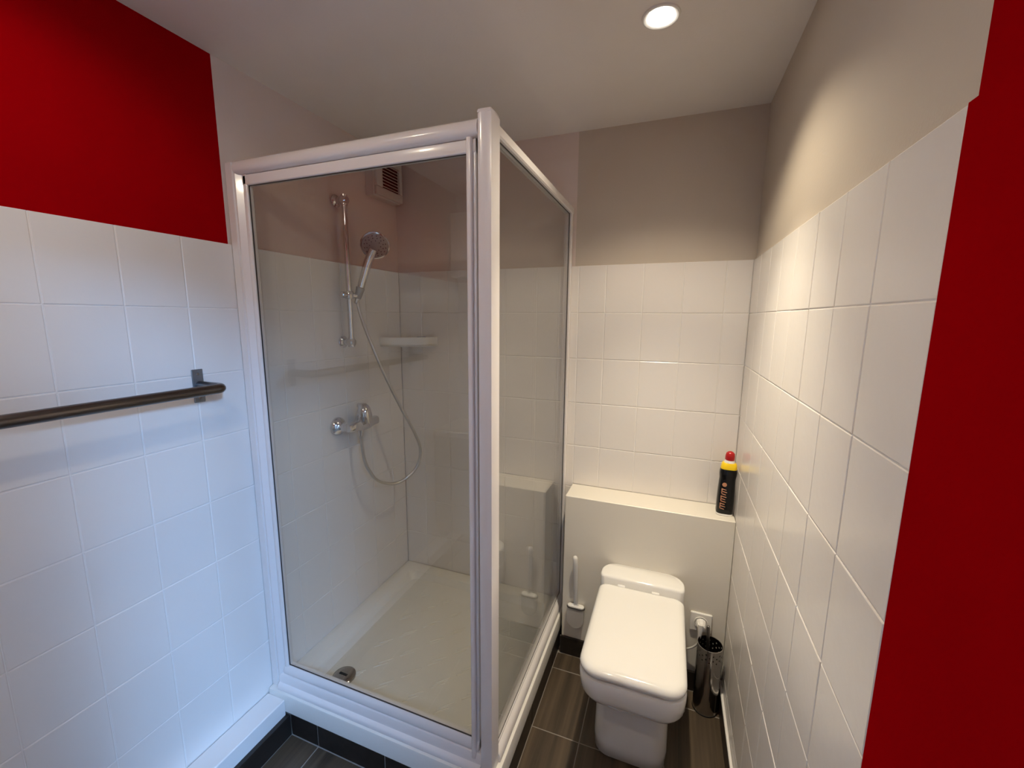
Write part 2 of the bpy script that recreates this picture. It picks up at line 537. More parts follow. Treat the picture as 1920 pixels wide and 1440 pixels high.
# the bedroom beyond the doorway, with a roof window added to shape the daylight
bx0, bx1, by0, by1, bz = PR + T, 3.10, -2.0, 1.3, 2.45
SX0, SX1, SY_0, SY_1 = 1.10, 2.60, -1.25, -0.62
struct(obj('floor_bedroom', box(bx0, bx1, by0, by1, -0.06, 0.0), 'wood'), 'bedroom floor beyond the doorway')
struct(obj('ceiling_bedroom', join(box(bx0, SX0, by0, by1, bz, bz + 0.1), box(SX1, bx1, by0, by1, bz, bz + 0.1),
       box(SX0, SX1, by0, SY_0, bz, bz + 0.1), box(SX0, SX1, SY_1, by1, bz, bz + 0.1)), 'cream'), 'bedroom ceiling around the added roof window')
struct(obj('wall_bedroom_far', box(bx1, bx1 + T, by0, by1, 0, bz), 'cream'), 'far bedroom wall')
struct(obj('wall_bedroom_north', box(bx0, bx1 + T, by1, by1 + T, 0, bz), 'cream'), 'bedroom side wall')
struct(obj('wall_bedroom_south', box(bx0, bx1 + T, by0 - T, by0, 0, bz), 'cream'), 'bedroom side wall, far')
struct(obj('wall_bedroom_west', box(bx0 - 0.02, bx0, by0, YF - T, 0, bz), 'cream'), 'bedroom wall beside the washroom')
fw = 0.05
win = struct(obj('added_roof_window', join(box(SX0, SX0 + fw, SY_0, SY_1, bz + 0.01, bz + 0.08), box(SX1 - fw, SX1, SY_0, SY_1, bz + 0.01, bz + 0.08),
       box(SX0 + fw, SX1 - fw, SY_0, SY_0 + fw, bz + 0.01, bz + 0.08), box(SX0 + fw, SX1 - fw, SY_1 - fw, SY_1, bz + 0.01, bz + 0.08)), 'trimwhite'), 'unseen roof window, added to shape the daylight')
obj('pane', box(SX0 + fw, SX1 - fw, SY_0 + fw, SY_1 - fw, bz + 0.05, bz + 0.056), 'glass', win)
ld = bpy.data.lights.new('added_daylight', 'AREA'); ld.shape = 'RECTANGLE'  # area lamp added at the unseen roof window for the bluish daylight
ld.size = SX1 - SX0 - 2 * fw; ld.size_y = SY_1 - SY_0 - 2 * fw; ld.energy = DAY_W; ld.color = DAY_COL
lo = bpy.data.objects.new('added_daylight', ld)
lo.location = ((SX0 + SX1) / 2, (SY_0 + SY_1) / 2, bz + 0.045)
link(lo)

# ------------------------------------------------------------------ downlights
def downlight(key, label):
    x, y = LAMPS[key]
    t = thing('downlight', (x, y, ZC), label, 'ceiling light', 'recessed ceiling spots')
    prof = [(0.0, 0.047), (0.004, 0.0465), (0.0055, 0.043), (0.004, 0.036), (0.001, 0.033), (-0.0005, 0.033)]
    obj('trim_ring', lathe((x, y, ZC), (0, 0, -1), prof, 36, False, False), 'plastic', t, smooth=35)
    obj('bulb', lathe((x, y, ZC), (0, 0, -1), [(0.0008, 0.0335), (0.0035, 0.026), (0.0045, 0.012), (0.0048, 0.0)], 28, False, True), 'bulb', t, smooth=60)
    l = bpy.data.lights.new('spot', 'SPOT'); l.energy = LAMP_W[key]; l.color = LAMP_COL
    l.spot_size = math.radians(LAMP_CONE[key]); l.spot_blend = LAMP_BLEND[key]; l.shadow_soft_size = 0.022
    lo = bpy.data.objects.new('spot', l); lo.location = (0, 0, -0.03); link(lo, t)
    l2 = bpy.data.lights.new('beam', 'SPOT'); l2.energy = BEAM_W[key]; l2.color = LAMP_COL
    l2.spot_size = math.radians(BEAM_CONE[key]); l2.spot_blend = 1.0; l2.shadow_soft_size = 0.022
    lo2 = bpy.data.objects.new('beam', l2); lo2.location = (0, 0, -0.03); link(lo2, t)
    return t
downlight('a', 'lit round recessed spot in the ceiling above the toilet')
downlight('b', 'round recessed ceiling spot behind the viewer, over the doorway side')
downlight('c', 'round recessed ceiling spot above the washstand')

# ------------------------------------------------------------------ shower tray
TX0, TX1, TY0, TY1 = XL + 0.001, -0.404, 0.951, YB - 0.001
RIM, BAS = 0.166, 0.112
tray = thing('shower_tray', ((TX0 + TX1) / 2, (TY0 + TY1) / 2, 0.09), 'square white acrylic shower tray with a moulded non-slip floor', 'shower tray')
def ring(i, z, r): return rrect2(TX0 + i, TX1 - i, TY0 + i, TY1 - i, r, r, z, 6)
def ring2(il, ir, iff, ib, z, r): return rrect2(TX0 + il, TX1 - ir, TY0 + iff, TY1 - ib, r, r, z, 6)
rings = [ring(0.012, 0.089, 0.004), ring(0.004, 0.091, 0.006), ring(0.0, 0.097, 0.008), ring(0.0, RIM - 0.008, 0.008), ring(0.002, RIM - 0.002, 0.008), ring(0.007, RIM, 0.008),
         ring(0.058, RIM, 0.03), ring(0.066, RIM - 0.004, 0.035), ring(0.078, BAS + 0.030, 0.04), ring(0.085, BAS + 0.020, 0.045), ring(0.125, BAS + 0.012, 0.05),
         ring(0.145, BAS + 0.004, 0.05), ring(0.165, BAS, 0.05)]
obj('basin', loft(rings, True, True), 'tray', tray, smooth=30)
# moulded tread ridges, in staggered pairs
rm = None
def ridge_mesh():
    L, W, Hh = 0.062, 0.0075, 0.0035
    r0 = []; r1 = []; r2 = []
    for k in range(12):
        a = 2 * math.pi * k / 12
        sx = (L / 2 - W / 2) * (1 if math.cos(a) > 0 else -1)
        r0.append((sx + W / 2 * math.cos(a), W / 2 * math.sin(a), -0.0005))
        r1.append((sx + W / 2 * 0.8 * math.cos(a), W / 2 * 0.8 * math.sin(a), Hh * 0.7))
        r2.append((sx + W / 2 * 0.35 * math.cos(a), W / 2 * 0.35 * math.sin(a), Hh))
    V, F = loft([r0, r1, r2], False, True)
    me = bpy.data.meshes.new('tread_ridge'); me.from_pydata(V, [], F); me.materials.append(M['tray']); me.update(); me.shade_smooth()
    return me
rm = ridge_mesh()
for iy in range(7):
    for ix in range(5):
        cx = -1.10 + ix * 0.135 + (0.068 if iy % 2 else 0.0)
        cy = 1.16 + iy * 0.088
        if cx > -0.50: continue
        for s in (-1, 0, 1):
            if s == 0 and (ix + iy) % 3: continue
            o = place('tread_ridge', rm, (cx + s * 0.004, cy + s * 0.013, BAS), tray)
            o.rotation_euler[2] = math.radians(44)
dr = obj('drain_cover', lathe((-1.135, 1.135, BAS), (0, 0, 1), [(0.0, 0.046), (0.006, 0.045), (0.010, 0.040), (0.012, 0.02), (0.0125, 0.0)], 32), 'potsteel', tray, smooth=40)
obj('drain_slot', box(-1.155, -1.118, 1.130, 1.140, BAS + 0.0118, BAS + 0.0131, 0.002), 'dark', dr)

# ------------------------------------------------------------------ shower enclosure
enc = thing('shower_enclosure', ((XL + XS) / 2, YD, RIM), 'white framed glass shower enclosure in the corner', 'shower cabin')
ZB, ZT = RIM + 0.0003, 1.992
PX0, PX1 = -0.459, XS                       # corner post in x
# profile against the left wall
obj('wall_profile', extrude([(XL, YD + 0.006), (XL + 0.003, YD), (XL + 0.029, YD), (XL + 0.032, YD + 0.006), (XL + 0.032, YD + 0.05), (XL, YD + 0.05)], 2, ZB, ZT - 0.004), 'lacquer', enc, smooth=25)
obj('wall_profile', extrude([(XL + 0.0335, YD + 0.004), (XL + 0.036, YD + 0.001), (XL + 0.041, YD + 0.001), (XL + 0.058, YD + 0.018), (XL + 0.058, YD + 0.045), (XL + 0.0335, YD + 0.045)], 2, ZB, ZT - 0.006), 'lacquer', enc, smooth=25)
# header: rounded fascia
hp = [(YD - 0.002, 1.956), (YD - 0.006, 1.962), (YD - 0.007, 1.972), (YD - 0.003, 1.984), (YD + 0.006, 1.991), (YD + 0.018, ZT), (YD + 0.045, ZT), (YD + 0.045, 1.952), (YD + 0.006, 1.952)]
obj('header_rail', extrude(hp, 0, XL + 0.041, PX0), 'lacquer', enc, smooth=40)
# bottom track: two rounded steps
bp_ = [(YD - 0.012, ZB), (YD - 0.014, ZB + 0.008), (YD - 0.010, ZB + 0.018), (YD - 0.002, ZB + 0.024), (YD - 0.001, ZB + 0.030), (YD + 0.000, ZB + 0.042), (YD + 0.004, ZB + 0.052), (YD + 0.012, ZB + 0.056), (YD + 0.045, ZB + 0.056), (YD + 0.045, ZB)]
obj('bottom_track', extrude(bp_, 0, XL + 0.041, PX0), 'lacquer', enc, smooth=40)
# corner post with a rounded cap
pp = [(PX0, YD + 0.002), (PX0 + 0.002, YD - 0.004), (PX0 + 0.010, YD - 0.007), (PX1 - 0.012, YD - 0.007), (PX1 - 0.001, YD - 0.005), (PX1, YD - 0.002), (PX1, YD + 0.045), (PX0, YD + 0.045)]
post = obj('corner_post', extrude(pp, 2, ZB + 0.0002, 1.998), 'lacquer', enc, smooth=30)
capr = []
for k, (ins, z) in enumerate(((0.0, 1.998), (0.0, 2.001), (0.004, 2.005), (0.010, 2.0065))):
    capr.append(rrect2(PX0 + ins * 0.3, PX1 - ins * 0.3, YD - 0.007 + ins * 0.3, YD + 0.045 - ins * 1.6, 0.004, 0.006, z, 3))
obj('post_cap', loft(capr), 'lacquer', post, smooth=30)
# door leaf
DX0, DX1, DZ0, DZ1 = XL + 0.0585, -0.470, ZB + 0.0575, 1.951
door = obj('door', join(extrude(rr2d(DX0, DX0 + 0.017, YD + 0.010, YD + 0.034, 0.004, 3), 2, DZ0, DZ1),
                        extrude(rr2d(YD + 0.010, YD + 0.034, DZ1 - 0.031, DZ1, 0.004, 3), 0, DX0, DX1),
                        extrude([(YD + 0.006, DZ0), (YD + 0.004, DZ0 + 0.010), (YD + 0.010, DZ0 + 0.026), (YD + 0.014, DZ0 + 0.032), (YD + 0.034, DZ0 + 0.032), (YD + 0.034, DZ0)], 0, DX0, DX1),
                        extrude(rr2d(DX1 - 0.012, DX1, YD + 0.012, YD + 0.034, 0.004, 3), 2, DZ0, DZ1)), 'lacquer', enc, smooth=35)
obj('glass_pane', box(DX0 + 0.010, DX1 - 0.006, YD + 0.020, YD + 0.025, DZ0 + 0.02, DZ1 - 0.02), 'glass', door)
sl = [(DX0 + 0.0165, DX0 + 0.0185, DZ0 + 0.03, DZ1 - 0.03)]
obj('glazing_seal', join(box(DX0 + 0.0165, DX0 + 0.0188, YD + 0.016, YD + 0.0195, DZ0 + 0.032, DZ1 - 0.031),
                         box(DX0 + 0.0165, DX1 - 0.012, YD + 0.016, YD + 0.0195, DZ1 - 0.0325, DZ1 - 0.0305),
                         box(DX0 + 0.0165, DX1 - 0.012, YD + 0.016, YD + 0.0195, DZ0 + 0.0315, DZ0 + 0.0335)), 'seam', door)
# vertical grip strip of the door, hanging in front of the track at its foot
hs = extrude(rr2d(DX1 - 0.020, DX1 - 0.006, YD - 0.004, YD + 0.012, 0.005, 4), 2, DZ0 - 0.018, DZ1 - 0.001)
obj('handle_strip', hs, 'lacquer', door, smooth=35)
# side panel
SY0, SY1 = YD + 0.045, YB - 0.001
side = obj('side_panel', join(extrude([(XS - 0.034, 1.960), (XS - 0.004, 1.960), (XS, 1.964), (XS, 1.984), (XS - 0.008, 1.991), (XS - 0.034, 1.991)], 1, SY0, SY1),
                              extrude([(XS - 0.034, ZB), (XS + 0.006, ZB), (XS + 0.008, ZB + 0.010), (XS + 0.004, ZB + 0.024), (XS - 0.003, ZB + 0.034), (XS - 0.009, ZB + 0.038), (XS - 0.009, ZB + 0.044), (XS - 0.012, ZB + 0.047), (XS - 0.034, ZB + 0.047)], 1, SY0, SY1),
                              box(XS - 0.034, XS - 0.002, SY1 - 0.026, SY1, ZB + 0.03, 1.970, 0.003),
                              box(XS - 0.034, XS - 0.003, SY0, SY0 + 0.006, ZB + 0.03, 1.970, 0.002)), 'lacquer', enc, smooth=30)
obj('glass_pane', box(XS - 0.019, XS - 0.014, SY0 + 0.002, SY1 - 0.01, ZB + 0.03, 1.970), 'glass', side)
obj('glazing_seal', join(box(XS - 0.0135, XS - 0.0115, SY0 + 0.006, SY1 - 0.02, ZB + 0.045, ZB + 0.0475), box(XS - 0.0135, XS - 0.0115, SY0 + 0.006, SY1 - 0.02, 1.9575, 1.960),
                         box(XS - 0.0135, XS - 0.0115, SY1 - 0.029, SY1 - 0.0262, ZB + 0.045, 1.960)), 'seam', side)

# ------------------------------------------------------------------ shower fittings on the left wall
RY, RS = 1.430, 0.047
RXc = XL + RS
rr = thing('shower_riser', (XL, RY, 1.42), 'vertical chrome shower rail fixed to the tiles inside the shower', 'shower rail')
obj('rail_bar', lathe((RXc, RY, 1.408), (0, 0, 1), [(0, 0.0108), (0.592, 0.0108)], 20), 'chrome', rr, smooth=30)
for z in (1.418, 1.990):
    br = obj('wall_bracket', join(lathe((XL, RY, z), (1, 0, 0), [(0, 0.0245), (0.006, 0.025), (0.010, 0.021), (0.014, 0.0135), (RS, 0.0135)], 24),
                                  lathe((RXc - 0.014, RY, z), (1, 0, 0), [(0, 0.015), (0.004, 0.0175), (0.024, 0.0175), (0.029, 0.013), (0.030, 0.0)], 24),
                                  lathe((RXc, RY, z - 0.020), (0, 0, 1), [(0, 0.0132), (0.04, 0.0132)], 20)), 'chrome', rr, smooth=35)
sld = obj('slider', join(lathe((RXc, RY, 1.598), (0, 0, 1), [(0, 0.0155), (0.003, 0.0175), (0.029, 0.0175), (0.032, 0.0155)], 24),
                         lathe((RXc, RY, 1.614), (0, -1, 0), [(0.0, 0.009), (0.030, 0.009), (0.032, 0.013), (0.043, 0.013), (0.046, 0.010)], 20),
                         lathe((RXc, RY, 1.614), (0.35, 1, 0), [(0.0, 0.010), (0.040, 0.0105)], 20)), 'chrome', rr, smooth=35)
SOCK = Vector((RXc + 0.014, RY + 0.040, 1.614))

# hand shower resting in the slider
HD = Vector((0.28, 0.16, 1.0)).normalized()
hb = SOCK - HD * 0.014
hsw = thing('hand_shower', tuple(hb), 'chrome hand shower with a round head resting in the rail slider', 'shower head')
obj('socket_cone', lathe(hb, HD, [(0, 0.0115), (0.002, 0.0135), (0.048, 0.0185), (0.050, 0.0150)], 20), 'face', hsw, smooth=35)
hpts = [hb + HD * 0.05, hb + HD * 0.10, hb + HD * 0.15, hb + HD * 0.185 + Vector((0.004, 0, 0)), hb + HD * 0.215 + Vector((0.010, -0.002, 0))]
obj('handle', tube(catmull(hpts, 5), 0.0150, 16, 0.0190), 'chrome', hsw, smooth=50)
FD = Vector((0.50, -0.62, -0.46)).normalized()
hc = hb + HD * 0.232 + Vector((0.016, -0.004, 0))
obj('head', lathe(hc - FD * 0.022, FD, [(0.0, 0.012), (0.004, 0.036), (0.011, 0.052), (0.019, 0.0585), (0.025, 0.060), (0.029, 0.0575), (0.030, 0.053)], 36), 'chrome', hsw, smooth=40)
fp = obj('spray_face', lathe(hc - FD * 0.022, FD, [(0.0295, 0.053), (0.0315, 0.050), (0.0325, 0.020), (0.034, 0.014), (0.0345, 0.0)], 32, False, True), 'face', hsw, smooth=40)
_d, _a, _b2 = frame_for(FD)
nz = []
for rad, cnt in ((0.022, 8), (0.033, 12), (0.043, 16)):
    for k in range(cnt):
        an = 2 * math.pi * k / cnt + rad * 40
        c = hc + FD * 0.0095 + _a * rad * math.cos(an) + _b2 * rad * math.sin(an)
        nz.append(lathe(c, FD, [(0, 0.0026), (0.0025, 0.0020), (0.003, 0.0)], 6))
nzo = obj('spray_nozzles', join(*nz), 'seam', fp); nzo['kind'] = 'stuff'

# mixer
MZ = 1.060
MX = XL + 0.072
mx = thing('shower_mixer', (XL, 1.445, MZ), 'chrome single-lever shower mixer on the tiled wall', 'mixer tap')
for y in (1.370, 1.520):
    fl = obj('wall_flange', lathe((XL, y, MZ), (1, 0, 0), [(0, 0.040), (0.004, 0.0405), (0.012, 0.038), (0.022, 0.027), (0.030, 0.0175), (0.034, 0.0155), (0.052, 0.0145)], 32), 'chrome', mx, smooth=40)
    obj('inlet_nut', lathe((XL + 0.046, y, MZ), (1, 0, 0), [(0, 0.017), (0.002, 0.018), (0.020, 0.018), (0.022, 0.016)], 6), 'chrome', fl)
brs = []
for y, w, h in ((1.352, 0.030, 0.030), (1.358, 0.036, 0.036), (1.395, 0.040, 0.040), (1.420, 0.046, 0.050), (1.470, 0.046, 0.050), (1.495, 0.040, 0.040), (1.532, 0.036, 0.036), (1.538, 0.030, 0.030)):
    brs.append([(p[0], y, p[1]) for p in [(q[0], q[1]) for q in rrect(MX, MZ, w, h, 0.012, 0, 4)]])
Vb, Fb = loft(brs)
body = obj('mixer_body', (Vb, [tuple(reversed(f)) for f in Fb]), 'chrome', mx, smooth=40)
obj('cartridge_dome', lathe((MX, 1.445, MZ + 0.008), (0.18, 0, 1), [(0, 0.027), (0.030, 0.029), (0.050, 0.0285), (0.066, 0.024), (0.074, 0.014), (0.077, 0.0)], 28), 'chrome', body, smooth=50)
lv = loft([[(MX + dx, 1.445 + w * math.cos(t), MZ + z + h * math.sin(t)) for t in [k * math.pi / 6 for k in range(12)]] for dx, w, z, h in ((-0.018, 0.012, 0.082, 0.010), (0.012, 0.0225, 0.074, 0.020), (0.030, 0.022, 0.054, 0.030), (0.040, 0.018, 0.030, 0.030), (0.044, 0.010, 0.010, 0.016))])
obj('lever', lv, 'chrome', body, smooth=40)
obj('hose_outlet', lathe((MX, 1.430, MZ - 0.020), (0, 0, -1), [(0, 0.013), (0.012, 0.013), (0.013, 0.0115), (0.030, 0.0105)], 20), 'chrome', body, smooth=35)

# flexible hose, from the mixer round in a loop up to the hand shower
hose_pts = [(MX, 1.430, MZ - 0.035), (MX + 0.002, 1.432, 0.960), (MX + 0.012, 1.442, 0.870), (MX + 0.040, 1.485, 0.785), (MX + 0.085, 1.565, 0.755), (MX + 0.135, 1.635, 0.805),
            (MX + 0.150, 1.660, 0.890), (MX + 0.135, 1.640, 0.980), (MX + 0.105, 1.590, 1.100), (MX + 0.072, 1.530, 1.250), (MX + 0.035, 1.488, 1.400), (MX + 0.000, 1.470, 1.520), tuple(hb - HD * 0.006)]
hcurve = catmull(hose_pts, 10)
hose = obj('shower_hose', tube(hcurve, 0.0074, 10), 'hose', origin=hose_pts[0], smooth=60)
tag(hose, 'flexible metal shower hose looping from the mixer to the hand shower', 'hose')
obj('hose_nut', lathe(hb - HD * 0.022, HD, [(0, 0.0085), (0.004, 0.0105), (0.024, 0.0105)], 16), 'chrome', hose, smooth=35)

# corner shelf with a blue bottle lying on it
SZ = 1.385
sh = thing('corner_shelf', (XL + 0.08, YB - 0.07, SZ), 'white plastic corner shelf on the shower tiles', 'shelf')
A, B_ = Vector((XL + 0.004, 1.672, 0)), Vector((-1.098, YB - 0.004, 0))
mid = (A + B_) / 2; nrm = Vector((0.62, -0.78, 0)).normalized()
front = []
for k in range(13):
    t = k / 12
    p = A.lerp(B_, t) + nrm * (0.030 * (1 - (2 * t - 1) ** 4))
    front.append(p)
outl = [Vector((XL + 0.002, YB - 0.002, 0))] + front
def at(p, z): return (p.x, p.y, z)
plate = loft([[at(p, SZ) for p in outl], [at(p, SZ + 0.006) for p in outl]])
obj('shelf_plate', fix(*plate), 'plastic', sh)
inn = [p - nrm * 0.006 for p in front]
rim_r = [[at(p, SZ - 0.002), at(p, SZ + 0.041), at(q, SZ + 0.043), at(q, SZ + 0.004)] for p, q in zip(front, inn)]
obj('front_rim', loft(rim_r), 'plastic', sh, smooth=30)
cb = Vector((-1.135, 1.800, SZ + 0.0235))
bt = thing('soap_bottle', tuple(cb), 'small blue bottle lying in the corner shelf', 'bottle')
ax = (B_ - A).normalized() * -1
obj('bottle_body', lathe(cb + Vector((0, 0, 0.004)), ax, [(0, 0.012), (0.004, 0.017), (0.045, 0.017), (0.052, 0.010)], 16), 'blue', bt, smooth=40)
obj('bottle_cap', lathe(cb + Vector((0, 0, 0.004)) + ax * 0.052, ax, [(0, 0.010), (0.015, 0.010)], 12), 'plastic', bt, smooth=40)

# extractor fan cover
vy0, vy1, vz0, vz1, vd = 1.630, 1.826, 2.064, 2.254, 0.062
ev = thing('extractor_fan', (XL, (vy0 + vy1) / 2, vz0), 'boxy white extractor fan with a slatted grille high in the shower corner', 'fan')
X0 = XL - LIP
gy0, gy1, gz0, gz1 = vy0 + 0.045, vy1 - 0.024, vz0 + 0.040, vz1 - 0.040
hx = X0 + vd
house = join(box(X0, hx - 0.016, vy0, vy1, vz0, vz1, 0.004),
             box(hx - 0.0155, hx, vy0 + 0.003, vy1 - 0.003, vz0 + 0.004, gz0, 0.003), box(hx - 0.0155, hx, vy0 + 0.003, vy1 - 0.003, gz1, vz1 - 0.004, 0.003),
             box(hx - 0.0155, hx, vy0 + 0.003, gy0, gz0, gz1, 0.002), box(hx - 0.0155, hx, gy1, vy1 - 0.003, gz0, gz1, 0.002))
obj('housing', house, 'vent', ev)
obj('grille_back', box(hx - 0.0155, hx - 0.0125, gy0, gy1, gz0, gz1), 'dark', ev)
for k in range(8):
    z = gz0 + (k + 0.5) * (gz1 - gz0) / 8
    me = fix(*loft([[(hx - 0.011, y, z + 0.0045), (hx - 0.0015, y, z - 0.0025), (hx - 0.0005, y, z - 0.0012), (hx - 0.010, y, z + 0.006)] for y in (gy0, gy1)]))
    obj('slat', me, 'vent', ev)

# ------------------------------------------------------------------ towel rail on the left wall
RZ = 1.317
tr = thing('towel_rail', (XL, 0.45, RZ), 'dark steel towel rail on the white tiled wall', 'towel rail')
yb0, yb1, so = 0.065, 0.826, 0.105
for yb, sgn in ((yb1, 1), (yb0, -1)):
    pl = obj('wall_plate', box(XL, XL + 0.004, yb - 0.016, yb + 0.016, RZ - 0.050, RZ + 0.050, 0.0015), 'plate', tr)
    for dz in (-0.036, 0.036):
        obj('screw', lathe((XL + 0.004, yb, RZ + dz), (1, 0, 0), [(0, 0.0045), (0.001, 0.0042), (0.0018, 0.002), (0.0018, 0.0)], 12), 'steel', pl, smooth=40)
path = [Vector((XL + 0.003, yb1 + 0.004, RZ))]
def arc(c, r, a0, a1, n=7):
    return [Vector((c[0] + r * math.cos(math.radians(a0 + (a1 - a0) * k / n)), c[1] + r * math.sin(math.radians(a0 + (a1 - a0) * k / n)), RZ)) for k in range(n + 1)]
rc = 0.020
path += [Vector((XL + so - rc - 0.03, yb1 + 0.004, RZ))] + arc((XL + so - rc, yb1 + 0.004 - rc), rc, 90, 0) + arc((XL + so - rc, yb0 - 0.004 + rc), rc, 0, -90) + [Vector((XL + 0.003, yb0 - 0.004, RZ))]
obj('rail_bar', tube(path, 0.0142, 18), 'railsteel', tr, smooth=50)

# ------------------------------------------------------------------ toilet
CX = -0.053
toi = thing('toilet', (CX, 1.44, 0.0), 'white ceramic toilet with a closed square lid', 'toilet')
def tring(w, y0, z, rf, rb=0.03, y1=1.688): return rrect2(CX - w / 2, CX + w / 2, y0, y1, rf, rb, z)
pan_r = [tring(0.236, 1.300, 0.0, 0.055), tring(0.246, 1.293, 0.006, 0.058), tring(0.248, 1.291, 0.06, 0.058), tring(0.244, 1.293, 0.14, 0.055), tring(0.242, 1.288, 0.20, 0.055),
         tring(0.244, 1.275, 0.238, 0.06), tring(0.262, 1.240, 0.272, 0.065), tring(0.290, 1.200, 0.300, 0.07), tring(0.309, 1.174, 0.325, 0.072), tring(0.319, 1.158, 0.350, 0.072), tring(0.323, 1.151, 0.385, 0.068), tring(0.324, 1.149, 0.414, 0.066), tring(0.321, 1.151, 0.420, 0.064), tring(0.306, 1.160, 0.422, 0.06)]
pan = obj('pan', loft(pan_r), 'ceramic', toi, smooth=50)
# raised back deck
def dring(w, y0, z, r, y1=1.6997): return rrect2(CX - w / 2, CX + w / 2, y0, y1, 0.02, r, z, 9)
deck = [dring(0.318, 1.600, 0.400, 0.062), dring(0.322, 1.600, 0.450, 0.062), dring(0.322, 1.600, 0.482, 0.062), dring(0.321, 1.6012, 0.4875, 0.062), dring(0.318, 1.605, 0.4915, 0.061), dring(0.312, 1.611, 0.493, 0.060), dring(0.304, 1.618, 0.4935, 0.058)]
obj('back_deck', loft(deck), 'ceramic', pan, smooth=50)
seat_r = [rrect2(CX - 0.150, CX + 0.150, 1.166, 1.597, 0.055, 0.03, 0.4222), rrect2(CX - 0.155, CX + 0.155, 1.159, 1.598, 0.058, 0.03, 0.426), rrect2(CX - 0.155, CX + 0.155, 1.159, 1.598, 0.058, 0.03, 0.431), rrect2(CX - 0.148, CX + 0.148, 1.166, 1.597, 0.055, 0.03, 0.4335)]
obj('seat', loft(seat_r), 'plastic', toi, smooth=40)
def lring(i, z): return rrect2(CX - 0.161 + i, CX + 0.161 - i, 1.148 + i, 1.598 - i * 0.3, 0.062 - i * 0.6, 0.022, z)
lid_r = [lring(0.006, 0.434), lring(0.001, 0.4365), lring(0.0, 0.443), lring(0.001, 0.449), lring(0.005, 0.456), lring(0.012, 0.4605), lring(0.024, 0.4626), lring(0.05, 0.4634)]
obj('lid', loft(lid_r), 'ceramic', toi, smooth=60)
for sx in (-0.075, 0.055):
    obj('hinge', lathe((CX + sx - 0.014, 1.594, 0.4625), (1, 0, 0), [(0, 0.005), (0.002, 0.0065), (0.026, 0.0065), (0.028, 0.005)], 14), 'plastic', toi, smooth=40)

# ------------------------------------------------------------------ wall-hung silicone brush
bxx, byy, bzz = -0.326, BOX_Y - 0.020, 0.262
hol = thing('brush_holder', (bxx, BOX_Y, 0.16), 'flat round-bottomed white brush holder stuck to the boxing left of the toilet', 'brush holder')
def hring(off, zt):
    pts = []
    R = 0.036
    for k in range(15):
        a = math.pi + math.pi * k / 14
        pts.append((bxx + R * math.cos(a), BOX_Y - off, 0.198 + R * 1.1 * math.sin(a)))
    pts += [(bxx + R, BOX_Y - off, zt), (bxx - R, BOX_Y - off, zt)]
    return pts
obj('holder_cup', fix(*loft([hring(0.0005, 0.252), hring(0.028, 0.252)])), 'cupgrey', hol)
obj('holder_rim', loft([rrect(bxx, BOX_Y - 0.0145, 0.080, 0.030, 0.0145, 0.250, 6), rrect(bxx, BOX_Y - 0.0145, 0.082, 0.032, 0.0155, 0.252, 6), rrect(bxx, BOX_Y - 0.0145, 0.080, 0.030, 0.0145, 0.2555, 6)]), 'seam', hol, smooth=30)
wb = thing('silicone_brush', (bxx, byy, 0.256), 'white silicone toilet brush standing in the wall holder', 'toilet brush')
obj('brush_collar', loft([rrect(bxx, BOX_Y - 0.0145, 0.074, 0.024, 0.0118, 0.2556, 6), rrect(bxx, BOX_Y - 0.0145, 0.074, 0.024, 0.0118, 0.260, 6), rrect(bxx, BOX_Y - 0.0145, 0.066, 0.020, 0.0098, 0.2625, 6), rrect(bxx, BOX_Y - 0.0145, 0.026, 0.018, 0.0088, 0.264, 6), rrect(bxx, BOX_Y - 0.0145, 0.018, 0.016, 0.0078, 0.272, 6)]), 'plastic', wb, smooth=40)
obj('brush_handle', lathe((bxx, BOX_Y - 0.0145, 0.27), (-0.03, -0.06, 1), [(0, 0.0088), (0.10, 0.0100), (0.20, 0.0112), (0.225, 0.0112), (0.233, 0.008), (0.236, 0.0)], 18), 'rubber', wb, smooth=50)

# ------------------------------------------------------------------ socket, plug and cable right of the toilet
sx, sz = 0.180, 0.318
sk = thing('wall_socket', (sx, BOX_Y, sz), 'square white wall socket on the boxing right of the toilet', 'socket')
obj('cover_plate', box(sx - 0.040, sx + 0.040, BOX_Y - 0.010, BOX_Y, sz - 0.040, sz + 0.040, 0.003), 'plastic', sk)
rg = []
for r, y in ((0.026, -0.010), (0.026, -0.0125), (0.0235, -0.0128), (0.0225, -0.0105)):
    rg.append([(sx + r * math.cos(2 * math.pi * k / 28), BOX_Y + y, sz + r * math.sin(2 * math.pi * k / 28)) for k in range(28)])
obj('socket_ring', loft(rg, False, False), 'plastic', sk, smooth=40)
pg = thing('power_plug', (sx, BOX_Y - 0.012, sz), 'white plug with its cable running behind the toilet', 'plug')
pb = obj('plug_body', lathe((sx, BOX_Y - 0.011, sz + 0.002), (0, -1, -0.12), [(0, 0.0195), (0.010, 0.0195), (0.014, 0.018), (0.026, 0.016), (0.031, 0.012), (0.032, 0.0)], 10), 'plastic', pg)
obj('plug_grip', loft([rrect(sx - 0.002, BOX_Y - 0.036, 0.020, 0.018, 0.006, sz + 0.012, 4), rrect(sx - 0.003, BOX_Y - 0.037, 0.020, 0.017, 0.006, sz - 0.010, 4), rrect(sx - 0.004, BOX_Y - 0.037, 0.015, 0.014, 0.005, sz - 0.034, 4), rrect(sx - 0.005, BOX_Y - 0.037, 0.012, 0.012, 0.005, sz - 0.048, 4)]), 'plastic', pg, smooth=40)
